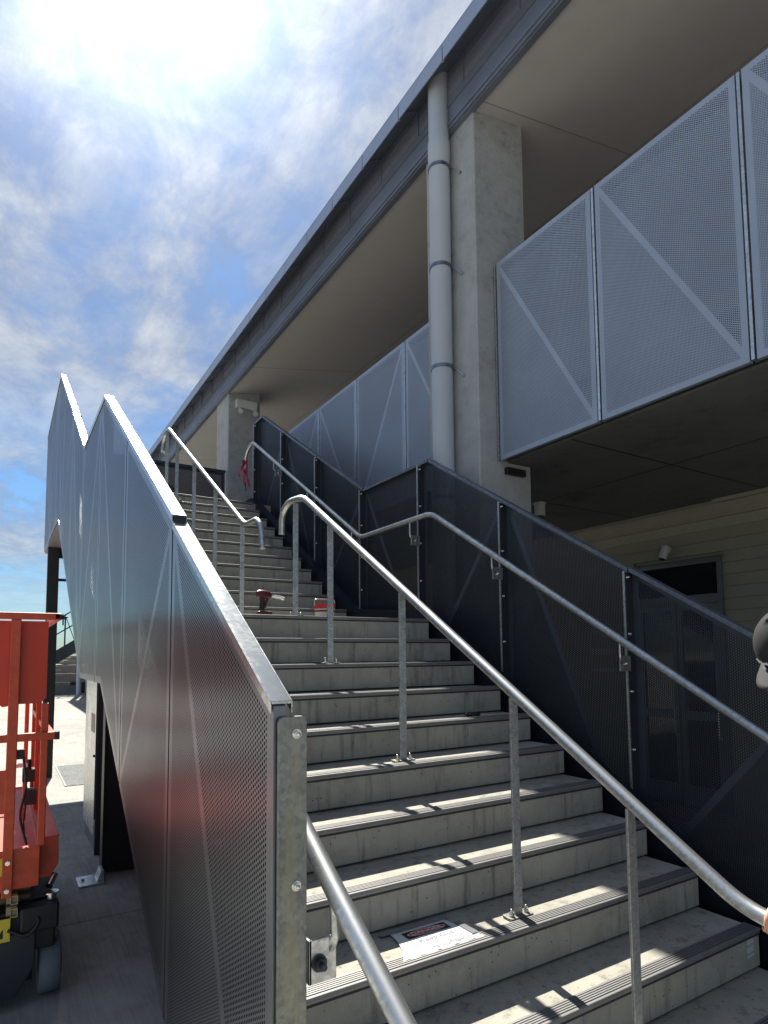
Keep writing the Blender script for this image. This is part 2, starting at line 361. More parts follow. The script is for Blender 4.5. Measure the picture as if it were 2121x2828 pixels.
# ------------------------------------------------------------------ perforated screens
def inset(poly, mg):
    n = len(poly); out = []
    P = [Vector(p) for p in poly]
    for i in range(n):
        a, b, c = P[i-1], P[i], P[(i+1) % n]
        d1 = (b-a).normalized(); d2 = (c-b).normalized(); n1 = Vector((-d1.y, d1.x)); n2 = Vector((-d2.y, d2.x))
        p1 = b+n1*mg[i-1]; p2 = b+n2*mg[i]; cr = d1.x*d2.y-d1.y*d2.x
        if abs(cr) < 1e-4: out.append(tuple(p1)); continue
        t = ((p2-p1).x*d2.y-(p2-p1).y*d2.x)/cr; out.append(tuple(p1+d1*t))
    return out
def screen_panel(bot, top, far, x, depth, mats, parent, axis=0, side=1):
    """bot, top: (y, z) lists near to far; far: the fold runs from the far top corner (else from the near one)"""
    top = top[::-1]                                  # far to near: with bot this runs counter-clockwise
    if far: lo = bot + [top[0]]; hi = [bot[0]] + top; dl = len(lo)-1; dh = 0
    else: lo = bot + [top[-1]]; hi = [bot[-1]] + top; dl = len(lo)-2; dh = len(hi)-1
    mb = MB(); mats = list(mats) + [M['shade_coarse'], M['shade_fine']]
    def P(p, d=0): return (x+d, p[0], p[1]) if axis == 0 else (p[0], x+d, p[1])
    for poly, de, mi in ((lo, dl, 2), (hi, dh, 1)):
        mg = [.042]*len(poly); mg[de] = .020
        ins = inset(poly, mg); n = len(poly)
        mb.cur = 0; mb.add([P(p) for p in poly]+[P(p) for p in ins], [(i, (i+1) % n, n+(i+1) % n, n+i) for i in range(n)])
        mb.cur = mi; mb.add([P(p) for p in ins], [tuple(range(n))]); mb.cur = mi+2; mb.add([P(p, .0018*side) for p in poly], [tuple(range(n))]); mb.add([P(p, .0036*side) for p in poly], [tuple(range(n))])  # last two layers: near-black, added behind the holes to block see-through
    full = bot + top; n = len(full); mb.cur = 0
    mb.add([P(p) for p in full]+[P(p, depth) for p in full], [(i, (i+1) % n, n+(i+1) % n, n+i) for i in range(n)])
    return mb.build('screen_panel', mats, parent, weld=False)
def poly_line(kinks, y0, y1):
    def z(y):
        for (a, za), (b, zb) in zip(kinks, kinks[1:]):
            if a <= y <= b: return za+(zb-za)*(y-a)/(b-a)
    return [(y0, z(y0))] + [k for k in kinks if y0+.03 < k[0] < y1-.03] + [(y1, z(y1))]
YJ = [-.24, .80, 1.885, 2.955, 4.03, 5.13, 6.21, 7.30, 8.40, 9.65]
TOP = [(-3, NL(-3)+1.275), (2.82, 2.985), (3.997, 2.985), (7.0, 4.80), (12, 4.79)]
BOT = [(-3, GZ+.015), (.055, GZ+.015), (2.685, 1.085), (3.87, 1.087), (6.84, 2.915), (12, 2.93)]
_bm = []
def bolt_copy(parent, at):
    if not _bm:
        nb = MB(); nb.cyl((0, 0, 0), (0, -.003, 0), .0115, 18); nb.cyl((0, -.003, 0), (0, -.011, 0), .0085, 6); nb.ball((0, -.012, 0), .0055, seg=10)
        o = nb.build('bolt', M['chrome']); _bm.append(o.data); bpy.data.objects.remove(o)
    o = bpy.data.objects.new('bolt', _bm[0]); C.objects.link(o); o.parent = parent; o.location = Vector(at)-parent_world(parent); return o
def balustrade(name, label, sheet_x, post_x0, post_x1, mats, yj, inner):
    root = thing(name, label, 'balustrade', ((post_x0+post_x1)/2, 4.7, GZ), 'perforated metal balustrades beside the stairs')
    dep = .03 if sheet_x < post_x0 else -.03
    for i in range(len(yj)-1):
        screen_panel(poly_line(BOT, yj[i]+.009, yj[i+1]-.009), poly_line(TOP, yj[i]+.009, yj[i+1]-.009), i % 2 == 0, sheet_x, dep, mats, root)
    for i, y in enumerate(yj):
        if i == 0 : z0 = GZ
        else: z0 = poly_line(BOT, y, y+.1)[0][1]+.02
        z1 = poly_line(TOP, y, y+.1)[0][1]-.018
        b = MB(); t = .006; c = .012
        b.prism([(post_x0, z0), (post_x1, z0), (post_x1, z1-c), (post_x1-c*.3, z1-c*.3), (post_x1-c, z1), (post_x0+c, z1), (post_x0+c*.3, z1-c*.3), (post_x0, z1-c)], 1, y-t, y+t)
        p = b.build('post', M['galv_light'] if inner else M['galv_post'] if i == 0 else M['galv'], root, bevel=.001)
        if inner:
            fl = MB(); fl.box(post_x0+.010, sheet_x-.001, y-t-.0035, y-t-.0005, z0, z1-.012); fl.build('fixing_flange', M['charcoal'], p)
        zz = z1-.04; xc = (post_x0+post_x1)/2 + (.008 if sheet_x < post_x0 else -.008)
        while zz > z0+.1:
            bolt_copy(p, (xc, y-t-(.0035 if inner else 0), zz)); zz -= .34
    # capping, one length per pair of panels, each with a turned-down lip
    xa, xb = (sheet_x-.003, sheet_x+.046) if sheet_x < post_x0 else (sheet_x-.046, sheet_x+.003)
    brk = [yj[0]+.01, .785, 2.82, 3.997, 5.12, 7.0, 8.4, 9.65]
    if inner: brk = [yj[0]+.01] + [b_ for b_ in brk[1:] if b_ > yj[0]+.2 and b_ < yj[-1]] + [yj[-1]+.008]
    offs = [0, .022, .0, .0, .012, .0, 0]
    for k in range(len(brk)-1):
        a, b_ = brk[k], brk[k+1]; up = offs[(k + (len(offs)-(len(brk)-1))) % len(offs)]
        def tz(y): return poly_line(TOP, y, y+.1)[0][1]
        a2, b2 = a+.004, b_-.004
        za, zb = tz(a2)+.002+up, tz(b2)+.002+up*.3
        c = MB(); c.prism([(a2, za), (b2, zb), (b2, zb+.007), (a2, za+.007)], 0, xa, xb)
        for xe in ((xa-.0035, xa), (xb, xb+.0035)):
            c.prism([(a2, za-.022), (b2, zb-.022), (b2, zb+.007), (a2, za+.007)], 0, *xe)
        c.build('capping', M['d_cap'] if inner else M['cap_steel'], root, bevel=.0012)
        if up: 
            e = MB(); e.box(xa+.003, xb-.003, a2-.012, a2-.001, za-.032, za+.004); e.build('capping_end', M['black'], root)
    return root
PM = [M['solid'], M['coarse'], M['fine']]
lb = balustrade('stair_balustrade', 'silver perforated metal balustrade along the open left side of the stairs, seen from outside', -2.42, -2.413, -2.343, PM, YJ, False)
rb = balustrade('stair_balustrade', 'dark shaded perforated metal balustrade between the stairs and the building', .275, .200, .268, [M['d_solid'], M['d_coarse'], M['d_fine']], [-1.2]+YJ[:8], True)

def bal_screen(label, yj, x, zb, zt, fars, loc, zbs=None):
    root = thing('balcony_screen', label, 'balcony screen', loc, 'perforated screens along the upper walkway')
    for i in range(len(yj)-1):
        screen_panel([(yj[i]+.021, zb), (yj[i+1]-.021, zb)], [(yj[i]+.021, zt), (yj[i+1]-.021, zt)], fars[i], x, .035, [M['b_solid'], M['b_coarse'], M['b_fine']], root)
    for y in yj:
        b = MB(); b.box(x-.004, x+.055, y-.0095, y+.0095, zb+.005, zt-.005); b.build('post', M['galv_light'], root)
    b = MB(); b.box(x+.05, x+.09, yj[0], yj[-1], zb+.01, zb+.05); b.box(x+.05, x+.09, yj[0], yj[-1], zt-.06, zt-.02); b.build('carrier_rail', M['dark_steel'], root)
    return root
bal_screen('blue-grey perforated screen of the upper walkway, right of the concrete column', [-1.93, -.845, .245, 1.34, 2.428], .72, 2.945, 4.755, [True, True, True, True], (.72, .2, 2.945))
bal_screen('blue-grey perforated screen of the upper walkway, beyond the concrete column', [2.9, 3.985, 5.095, 6.19, 7.29], .77, 2.945, 4.75, [True, False, True, False], (.77, 5.1, 2.945))

# ------------------------------------------------------------------ handrails
def rail_thing(name, label, x, pts, posts, fil=.09, r=.0235, group='galvanised tube handrails', base=None):
    root = thing(name, label, 'handrail', base or (x, pts[0][0], GZ), group)
    b = MB(); b.tube(fillet([(x, p[0], p[1]) for p in pts], fil, 8), r, 20); b.build('rail', M['rail'], root)
    return root
def baseplate(root, post, x, y, z):
    b = MB(); b.prism([(x-.062, y-.024), (x-.056, y-.03), (x+.056, y-.03), (x+.062, y-.024), (x+.062, y+.024), (x+.056, y+.03), (x-.056, y+.03), (x-.062, y+.024)], 2, z+.002, z+.012)
    p = b.build('base_plate', M['galv_post'], post, bevel=.001)
    return p
def bolts(post, x, y, z):
    b = MB()
    for s in (-1, 1):
        b.cyl((x+s*.04, y-.004, z+.012), (x+s*.04, y-.004, z+.022), .0115, 6); b.cyl((x+s*.04, y-.004, z+.022), (x+s*.04, y-.004, z+.032), .0065, 12); b.ball((x+s*.04, y-.004, z+.034), .0075, seg=10)
    b.build('anchor_bolt', M['chrome'], post)
XM = -1.11
mid = rail_thing('centre_handrail', 'centre tube handrail of the lower flight, with hooked upper end', XM,
    [(-.95, .488), (-.80, .495), (-.575, .505), (-.36, .635), (2.525, 2.405), (2.80, 2.43), (2.93, 2.36), (2.94, 2.20)], None)
def post_at(root, x, y, z0, ztop):
    b = MB(); b.box(x-.021, x+.021, y-.005, y+.005, z0+.01, ztop); p = b.build('post', M['galv'], root, bevel=.0015)
    baseplate(root, p, x, y, z0); bolts(p, x, y, z0)
for y, z0, zt in ((-.185, -.17, .72), (.375, .17, 1.065), (1.225, .68, 1.585), (2.09, 1.19, 2.115), (2.665, 1.53, 2.39)):
    post_at(mid, XM, y, z0, zt)
up = rail_thing('centre_handrail', 'sunlit centre tube handrail of the upper flight, bent down at its lower end', XM,
    [(3.36, 2.15), (3.40, 2.36), (3.50, 2.43), (3.80, 2.435), (6.95, 4.335), (7.20, 4.34), (7.33, 4.25), (7.34, 4.12), (7.16, 4.06)], None)
for y, zt in ((3.88, 2.46), (4.74, 2.98), (5.60, 3.50), (6.46, 4.02), (7.05, 4.32)):
    j = int((y-YU)//T) if y >= YU else -1
    z0 = min(3.40, 9*RZ + max(0, j+1)*RZ)
    post_at(up, XM, y, z0, zt)
XH = .088
rr_ = rail_thing('wall_handrail', 'tube handrail fixed to the dark balustrade beside the building', XH,
    [(-1.1, .27), (-.9, .33), (.0, .872), (2.585, 2.435), (3.79, 2.43), (6.99, 4.375), (7.20, 4.33), (7.33, 4.20), (7.34, 4.05)], None)
def bracket(root, x, y, z, sx):
    b = MB(); b.tube(fillet([(x, y-.045, z-.02), (x, y-.045, z-.135), (x+sx*.03, y-.035, z-.165), (x+sx*.07, y-.02, z-.165)], .03, 5), .008, 10)
    b.box(*(sorted((x+sx*.03, x+sx*.125))), y-.022, y-.013, z-.215, z-.125)
    k = b.build('bracket', M['galv_light'], root, bevel=.001)
    n = MB(); n.cyl((x+sx*.08, y-.022, z-.17), (x+sx*.08, y-.03, z-.17), .0135, 6); n.cyl((x+sx*.08, y-.03, z-.17), (x+sx*.08, y-.042, z-.17), .0075, 12); n.build('bolt', M['chrome'], k)
for y in YJ[1:7]:
    zr = poly_line([(-1, NL(-1)+.872), (2.585, 2.44), (3.79, 2.43), (7.2, 4.49)], y, y+.05)[0][1]
    bracket(rr_, XH, y, zr, 1)
XL = -2.285
lr = rail_thing('wall_handrail', 'tube handrail fixed inside the silver balustrade, passing behind its end post', XL,
    [(-1.15, .30), (-.95, .33), (-.2, .752), (2.585, 2.44), (3.79, 2.43), (6.99, 4.375), (7.25, 4.35)], None)
b = MB(); yb, zb_ = -.205, .60
b.tube(fillet([(XL, yb-.06, .70), (XL+.005, yb-.06, .60), (XL+.0, yb-.045, .575)], .02, 4), .010, 10)
b.box(-2.342, XL+.012, yb-.052, yb-.044, .508, .605); b.box(-2.342, -2.335, yb-.052, yb+.02, .508, .605)
k = b.build('bracket', M['galv_light'], lr, bevel=.0015)
n = MB(); n.cyl((-2.318, yb-.052, .553), (-2.318, yb-.057, .553), .019, 18); n.cyl((-2.318, yb-.057, .553), (-2.318, yb-.068, .553), .0145, 6); n.cyl((-2.318, yb-.068, .553), (-2.318, yb-.082, .553), .0075, 12)
n.build('bolt', M['dark_steel'], k)
# pink ribbon on the top of the wall handrail
b = MB()
for q, (x0, dx, L_, w_) in enumerate(((XH-.03, -.05, .26, .022), (XH-.005, .015, .46, .03), (XH+.015, .03, .40, .024), (XH-.015, -.005, .36, .026))):
    pts = [(x0+dx*t+.012*math.sin(6*t+q), 7.335-.012*q, 4.19-L_*t) for t in [i/8 for i in range(9)]]
    vs = []
    for i, (x, y, z) in enumerate(pts):
        a = 1.1*math.sin(i*.8+q*2); ww = w_*(1-.3*(i/8)); vs += [(x-ww*math.cos(a), y-ww*math.sin(a)*.6, z), (x+ww*math.cos(a), y+ww*math.sin(a)*.6, z)]
    b.add(vs, [(2*i, 2*i+1, 2*i+3, 2*i+2) for i in range(8)])
b.tube([(XH+.028*math.cos(t), 7.335+.028*math.sin(t), 4.185) for t in [i*math.pi/5 for i in range(11)]], .010, 8)
tag(b.build('ribbon', M['pink'], loc=(XH, 7.335, 4.2)), 'pink ribbon tied to the hooked top end of the wall handrail', 'ribbon')

# ------------------------------------------------------------------ the building
bd = thing('building', 'two storey building with concrete slab, cream boarded wall and deep roof', 'building', (4, 8, GZ))
def SF(x): return 6.165+.2*(x-.5)
Y0, Y1 = -6, 32
b = MB(); b.prism([(.5, SF(.5)), (9, SF(9)), (9, SF(9)+.75), (.5, SF(.5)+.62)], 1, Y0, Y1); sf = b.build('roof', M['soffit'], bd)
b = MB()
for y in range(-4, 32, 6): b.prism([(.5, SF(.5)-.002), (9, SF(9)-.002), (9, SF(9)+.002), (.5, SF(.5)+.002)], 1, y+.33, y+.338)
for x in (2.6, 5.2): b.box(x, x+.008, Y0, Y1, SF(x)-.001, SF(x)+.003)
b.build('soffit_joint', flat('soffit_joint_shadow', (.33, .30, .28), .8), sf)
b = MB(); b.box(.455, .475, Y0, Y1, 6.195, 6.47); b.box(.475, .53, Y0, Y1, 6.150, 6.164); b.box(.440, .455, Y0, Y1, 6.195, 6.215); b.box(.436, .455, Y0, Y1, 6.375, 6.385); b.box(.455, .50, Y0, Y1, 6.164, 6.195)
b.build('edge_beam', M['beam'], sf)
b = MB(); b.prism([(.222, 6.536), (.300, 6.655), (.455, 6.750), (.455, 6.475), (.475, 6.475), (.475, 6.775), (.29, 6.68), (.235, 6.60), (.235, 6.70), (.5, 6.80), (.5, 6.82), (.222, 6.715)], 1, Y0, Y1)
for z in (6.655, 6.535): b.box(.4515, .456, Y0, Y1, z-.006, z)
gu = b.build('gutter', M['gutter'], sf)
b = MB(); y = Y0+.16
fj = []
yy = 1.05-.722*9
while yy < Y1: fj.append(yy); yy += .722
b = MB()
for a, c in zip(fj, fj[1:]): b.box(.212, .2215, a+.006, c-.006, 6.530, 6.68)
b.build('fascia', M['fascia'], sf)
b = MB(); b.prism([(.218, 6.528), (.225, 6.522), (.305, 6.643), (.440, 6.725), (.440, 6.46), (.4545, 6.46), (.4545, 6.748), (.299, 6.653)], 1, fj[0]-.010, fj[0]+.010)
gk = b.build('gutter_bracket', M['gutter'], gu)
for a in fj[1:]: q = gk.copy(); C.objects.link(q); q.location.y += a-fj[0]
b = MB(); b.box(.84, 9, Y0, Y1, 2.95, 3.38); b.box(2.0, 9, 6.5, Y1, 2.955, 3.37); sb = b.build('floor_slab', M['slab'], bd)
b = MB()
for x in (2.16,): b.box(x, x+.012, Y0, Y1, 2.9475, 2.951)
for y in (1.72, 3.32, 7.0, -1.0, 10.5): b.box(.85, 3.76, y, y+.014, 2.9475, 2.951)
b.build('slab_joint', M['black'], sb)
b = MB(); b.box(.80, .84, Y0, 2.44, 3.02, 3.36); b.box(.84, .86, 3.05, 7.2, 3.0, 3.36); b.build('slab_edge_angle', M['dark_steel'], bd)
WX = 3.77
b = MB()
zt = 2.62; k = 0
dy0, dy1, dz1 = 2.21, 3.335, 2.30
while zt > GZ-.1:
    z0 = zt-.131
    for (a, c) in ((Y0, dy0), (dy1, Y1)) if z0 < dz1 else ((Y0, Y1),):
        b.prism([(WX, zt), (WX+.03, zt), (WX+.03, z0), (WX-.012, z0+.003), (WX-.012, z0+.010)], 1, a, c)
    zt -= .131
wl = b.build('boarded_wall', M['cream'], bd)
b = MB(); b.box(WX-.03, WX+.03, Y0, 2.28, 2.905, 2.949); b.box(WX-.015, WX+.03, Y0, Y1, 2.76, 2.90); b.box(WX-.045, WX+.03, Y0, Y1, 2.735, 2.758); b.box(WX-.02, WX+.03, Y0, Y1, 2.62, 2.733)
b.build('wall_trim', M['trim'], wl)
b = MB(); b.box(WX+.03, WX+.3, Y0, Y1, GZ, 2.95); b.build('wall_core', M['cream'], wl)
b = MB(); b.box(3.9, 9, Y0, Y1, 3.38, 6.9); b.build('upper_wall', M['mauve'], bd)
b = MB(); b.box(.6, 9, 31.6, 32, GZ, 7.5); b.build('end_wall', M['soffit'], bd)
# door with transom
dr = thing('glazed_door', 'double glazed door with a transom window in the cream boarded wall', 'door', (WX, (dy0+dy1)/2, GZ))
X0 = WX-.035
b = MB()
b.box(X0, WX+.03, dy0, dy0+.055, GZ, dz1); b.box(X0, WX+.03, dy1-.055, dy1, GZ, dz1); b.box(X0, WX+.03, dy0+.055, dy1-.055, dz1-.05, dz1)
b.box(X0+.006, WX+.03, dy0+.055, dy1-.055, 1.80, 1.90); b.box(X0-.02, X0, dy0-.03, dy1+.03, dz1+.002, dz1+.014)
b.build('door_frame', M['frame'], dr, bevel=.002)
b = MB(); b.box(X0+.015, X0+.03, dy0+.05, dy1-.05, 1.9, dz1-.05)
b.build('transom_pane', M['glass'], dr)
fr = MB()
for a, c in ((dy0+.06, (dy0+dy1)/2-.004), ((dy0+dy1)/2+.004, dy1-.06)):
    l = MB(); l.box(X0+.008, X0+.04, a, a+.065, GZ+.02, 1.795); l.box(X0+.008, X0+.04, c-.065, c, GZ+.02, 1.795); l.box(X0+.008, X0+.04, a+.065, c-.065, 1.73, 1.795); l.box(X0+.008, X0+.04, a+.065, c-.065, GZ+.02, GZ+.25); l.box(X0+.008, X0+.04, a+.065, c-.065, .48, .58)
    lf = l.build('door_leaf', M['frame'], dr)
    gl = MB(); gl.box(X0+.02, X0+.03, a+.06, c-.06, GZ+.2, 1.74); gl.build('pane', M['glass'], lf)
    hl = MB(); hl.tube(fillet([(X0+.008, a+.03, .60), (X0-.04, a+.03, .60), (X0-.04, a+.03, .30), (X0+.008, a+.03, .30)], .02, 4), .009, 8); hl.build('handle', M['galv_light'], lf)
# grilles and a pale notice seen behind the screen
b = MB(); b.box(WX-.02, WX-.012, 3.62, 4.05, 1.0, 1.55); b.cur = 1; b.box(WX-.024, WX-.02, 3.66, 4.01, 1.30, 1.50); b.box(WX-.024, WX-.02, 3.66, 4.01, 1.05, 1.22)
tag(b.build('wall_notice', [flat('notice_grey', (.28, .29, .29), .6), M['mauve']], loc=(WX, 3.83, 1.0)), 'pale notice board on the boarded wall behind the dark balustrade', 'notice board')

# columns
def column(y0, label, far=False):
    c = thing('concrete_column', label, 'column', (.82, y0+.35, GZ), 'square concrete columns carrying the roof')
    ch = .012; x0, x1, y1 = .515, 1.13, y0+.72
    b = MB(); b.prism([(x0+ch, y0), (x1-ch, y0), (x1, y0+ch), (x1, y1), (x0, y1), (x0, y0+ch)], 2, GZ, 6.45); b.build('shaft', M['column'], c)
    return c
column(2.45, 'pale concrete column with the white downpipe beside it')
column(9.55, 'far concrete column with an emergency light, at the top of the stairs')
b = MB(); b.box(.80, 1.02, 2.405, 2.4485, 2.84, 2.90); tag(b.build('fixing_bracket', M['black'], loc=(.9, 2.43, 2.87)), 'black steel bracket under the screen corner on the concrete column', 'bracket')
# downpipe
dp_ = thing('downpipe', 'off-white round downpipe standing before the concrete column', 'pipe', (.405, 2.818, GZ))
b = MB(); b.tube([(.405, 2.818, z) for z in (GZ, 1, 3, 5.89, 5.90, 6.06, 6.08, 6.735)], .1, 32, rads=[.099]*4+[.105, .105, .097, .097]); b.build('pipe', M['pipe'], dp_)
for z in (5.80, 4.825, 3.86, 2.65):
    b = MB(); b.tube([(.405, 2.818, z-.016), (.405, 2.818, z+.016)], .106, 32); k = b.build('clamp', M['clamp'], dp_)
    n = MB(); n.tube([(.48, 2.74, z-.01), (.48, 2.70, z-.03), (.5135, 2.63, z-.11)], .006, 8); n.cyl((.505, 2.63, z-.11), (.5145, 2.63, z-.11), .016, 10); n.build('clamp_rod', M['chrome'], k)
# small fixtures
em = thing('emergency_light', 'white twin-head emergency light on the far concrete column', 'light', (.84, 9.5, 5.96))
b = MB(); b.box(.64, 1.04, 9.44, 9.548, 5.89, 6.05); b.build('housing', M['offwhite'], em, bevel=.008)
for x in (.70, .99):
    b = MB(); b.cyl((x, 9.46, 5.89), (x, 9.46, 5.85), .018, 10); b.tube([(x, 9.47, 5.83), (x-.01, 9.38, 5.80)], .045, 16, rads=[.03, .05]); b.build('lamp_head', M['offwhite'], em)
b = MB(); b.cyl((1.9, 11.3, SF(1.9)), (1.9, 11.3, SF(1.9)-.05), .06, 20); b.ball((1.9, 11.3, SF(1.9)-.05), .055, .055, .03)
tag(b.build('smoke_detector', M['offwhite'], loc=(1.9, 11.3, SF(1.9))), 'round white detector on the roof soffit beyond the far column', 'smoke detector')
b = MB(); b.cyl((2.18, 3.37, 2.949), (2.18, 3.37, 2.935), .075, 24); b.cyl((2.18, 3.37, 2.935), (2.18, 3.37, 2.80), .06, 24); b.cur = 1; b.cyl((2.18, 3.37, 2.80), (2.18, 3.37, 2.796), .045, 24)
tag(b.build('ceiling_light', [M['offwhite'], M['black']], loc=(2.18, 3.37, 2.95)), 'short white cylindrical light under the concrete slab beside the column', 'light')
cc = thing('security_camera', 'small white bullet camera on the cream wall above the door', 'camera', (WX, 2.865, 2.45))
b = MB(); b.cyl((WX+.0, 2.865, 2.47), (WX-.03, 2.865, 2.47), .045, 20); b.tube([(WX-.02, 2.865, 2.48), (WX-.06, 2.865, 2.47)], .02, 12); b.build('mount', M['offwhite'], cc)
b = MB(); b.tube([(WX-.035, 2.865, 2.50), (WX-.10, 2.875, 2.35)], .047, 24); k = b.build('camera_body', M['offwhite'], cc, bevel=.006)
b = MB(); b.tube([(WX-.10, 2.875, 2.351), (WX-.102, 2.8755, 2.346)], .036, 24); b.build('lens', M['black'], k)

# landing balustrade at the top of the stairs
fb = thing('landing_balustrade', 'dark perforated balustrade across the back of the upper landing', 'balustrade', (-.95, 9.62, 3.4))
screen_panel([(-2.32, 3.45), (-.95, 3.45)], [(-2.32, 4.64), (-.95, 4.64)], True, 9.62, .02, [M['charcoal'], M['b_x'], M['b_x']], fb, axis=1)
screen_panel([(-.93, 3.45), (.46, 3.45)], [(-.93, 4.64), (.46, 4.64)], False, 9.62, .02, [M['charcoal'], M['b_x'], M['b_x']], fb, axis=1)
b = MB(); b.box(-2.33, .49, 9.59, 9.66, 4.645, 4.69); b.build('top_rail', M['dark_steel'], fb)
for x in (-2.33, -.94, .47):
    b = MB(); b.box(x-.006, x+.006, 9.6, 9.66, 3.41, 4.64); b.build('post', M['dark_steel'], fb)
b = MB(); b.add([(-.62, 8.9, 3.412), (-.30, 8.9, 3.412), (-.10, 9.2, 3.60), (-.42, 9.2, 3.60), (-.62, 8.9, 3.42), (-.30, 8.9, 3.42), (-.10, 9.2, 3.608), (-.42, 9.2, 3.608)], [(0, 1, 2, 3), (4, 7, 6, 5), (0, 4, 5, 1), (1, 5, 6, 2), (2, 6, 7, 3), (3, 7, 4, 0)])
b.cur = 1; b.box(-.12, .30, 8.95, 9.25, 3.405, 3.60)
tag(b.build('floor_clutter', [M['offwhite'], M['charcoal']], loc=(-.2, 9, 3.4)), 'pale board leaning on a dark case on the upper landing', 'board and case')

# supports under the stairs
b = MB(); b.box(-2.40, -2.25, 8.9, 9.05, GZ, 2.93); b.box(-2.40, -1.0, 8.95, 9.0, 2.75, 2.93); b.box(-2.25, -1.8, 8.96, 9.0, 2.40, 2.44)
tag(b.build('steel_post', M['black'], loc=(-2.33, 8.98, GZ)), 'black steel post carrying the outer corner of the upper landing', 'post')
b = MB(); b.box(-2.405, -2.16, 7.05, 9.62, 2.90, 2.925); b.box(-2.40, -.2, 6.95, 9.6, 2.93, 3.0)
tag(b.build('landing_edge_beam', M['mauve'], loc=(-2.3, 8.3, 2.9)), 'pale steel edge under the upper landing above the black post', 'beam')
pc = thing('service_cabinet', 'tall steel-clad cabinet under the stair landing', 'cabinet', (-1.5, 5, GZ))
b = MB(); b.box(-2.185, -.6, 4.64, 5.48, GZ+.13, 1.075); b.build('carcass', M['mauve'], pc)
b = MB(); b.box(-2.195, -2.187, 4.66, 5.47, GZ+.15, 1.07); cd = b.build('cabinet_door', M['silver'], pc)
b = MB(); b.box(-2.197, -2.1955, 4.75, 5.0, .55, .72); b.build('warning_label', M['toolred'], cd)
b = MB(); b.cyl((-2.195, 4.70, .35), (-2.21, 4.70, .35), .012, 10); b.build('handle', M['black'], cd)
b = MB(); b.box(-2.175, -.62, 4.65, 5.46, GZ, GZ+.13); b.build('plinth', M['slab'], pc)
b = MB(); b.box(-2.20, -2.19, 4.62, 4.64, -.2, 1.07); b.box(-2.19, -2.12, 4.60, 4.64, GZ, 1.07); b.build('corner_trim', M['charcoal'], pc)
bc = thing('black_upright', 'black pillar panel on a base plate under the lower landing', 'upright', (-1.6, 4, GZ))
b = MB(); b.box(-2.205, -.4, 4.02, 4.14, GZ+.02, 1.10); b.box(-2.208, -2.2, 3.99, 4.02, GZ+.02, 1.10); b.build('upright_panel', M['black'], bc)  # black sheet closing the space under the lower landing
b = MB(); b.box(-2.39, -2.205, 3.80, 4.04, GZ+.001, GZ+.014); bp_ = b.build('base_plate', M['galv_light'], bc)
b = MB(); b.prism([(-2.26, GZ+.014), (-2.21, GZ+.014), (-2.21, GZ+.09), (-2.23, GZ+.09)], 1, 3.84, 3.99); b.cyl((-2.35, 3.93, GZ+.014), (-2.35, 3.93, GZ+.03), .012, 8); b.build('gusset', M['galv_light'], bp_)
def grate_mesh():
    b = MB()
    for x in (-2.15, -1.35): b.box(x, x+.02, 8.05, 9.9, GZ+.002, GZ+.012)
    for k in range(38): b.box(-2.13, -1.35, 8.055+k*.0485, 8.075+k*.0485, GZ+.002, GZ+.010)
    return b
tag(grate_mesh().build('drain_grate', galv('grate_steel', .20, .5), loc=(-1.75, 9, GZ)), 'flat steel drain grate set in the sunlit concrete', 'grate')

# ------------------------------------------------------------------ tools on the stairs
dl = thing('cordless_drill', 'red and black cordless driver with a chrome socket standing on the landing', 'power tool', (-1.31, 2.76, 1.535))
def dy(t): return 2.76
b = MB(); b.tube([(-1.375, 2.76, 1.700), (-1.36, 2.76, 1.702), (-1.33, 2.76, 1.70), (-1.29, 2.76, 1.697), (-1.265, 2.76, 1.692)], .03, 18, rads=[.022, .031, .033, .031, .022]); b.build('motor_housing', M['toolred'], dl)
b = MB(); b.tube([(-1.335, 2.76, 1.685), (-1.332, 2.76, 1.64), (-1.335, 2.76, 1.58)], .019, 14, rads=[.022, .019, .021]); b.build('grip', M['black'], dl)
b = MB(); b.tube([(-1.288, 2.76, 1.68), (-1.303, 2.76, 1.64), (-1.312, 2.76, 1.60)], .010, 8); b.build('trigger_guard', M['toolred'], dl)
b = MB(); b.box(-1.372, -1.262, 2.725, 2.795, 1.536, 1.575); b.build('battery', M['toolred'], dl, bevel=.008)
b = MB(); b.tube([(-1.265, 2.76, 1.692), (-1.235, 2.76, 1.689), (-1.23, 2.76, 1.688), (-1.20, 2.76, 1.685), (-1.196, 2.76, 1.684), (-1.163, 2.76, 1.678)], .01, 12, rads=[.010, .010, .013, .013, .015, .015]); b.build('socket', M['chrome'], dl)
tb = thing('tool_tub', 'small red and white tub with a wire handle beside the handrail post', 'tub', (-.745, 2.92, 1.535))
b = MB(); b.tube([(-.745, 2.92, 1.535), (-.745, 2.92, 1.62)], .08, 24, rads=[.070, .080]); k = b.build('tub_body', flat('tub_plastic', (.42, .42, .42), .5), tb)
b = MB(); b.tube([(-.745, 2.92, 1.585), (-.745, 2.92, 1.61)], .08, 24, cap=False, rads=[.0755, .0795]); b.build('tub_label', M['toolred'], k)
b = MB(); b.tube([(-.745, 2.92, 1.62), (-.745, 2.92, 1.66)], .085, 24, rads=[.086, .088]); b.build('tub_lid', flat('bright_red_plastic', (.42, .02, .03), .4), tb)
b = MB(); b.tube(fillet([(-.832, 2.92, 1.645), (-.838, 2.92, 1.70), (-.652, 2.92, 1.70), (-.658, 2.92, 1.645)], .03, 5), .004, 8); b.build('wire_handle', M['galv_light'], tb)
sd = thing('screwdriver', 'black handled screwdriver lying across a step near the balustrade', 'tool', (-.35, 1.47, .857))
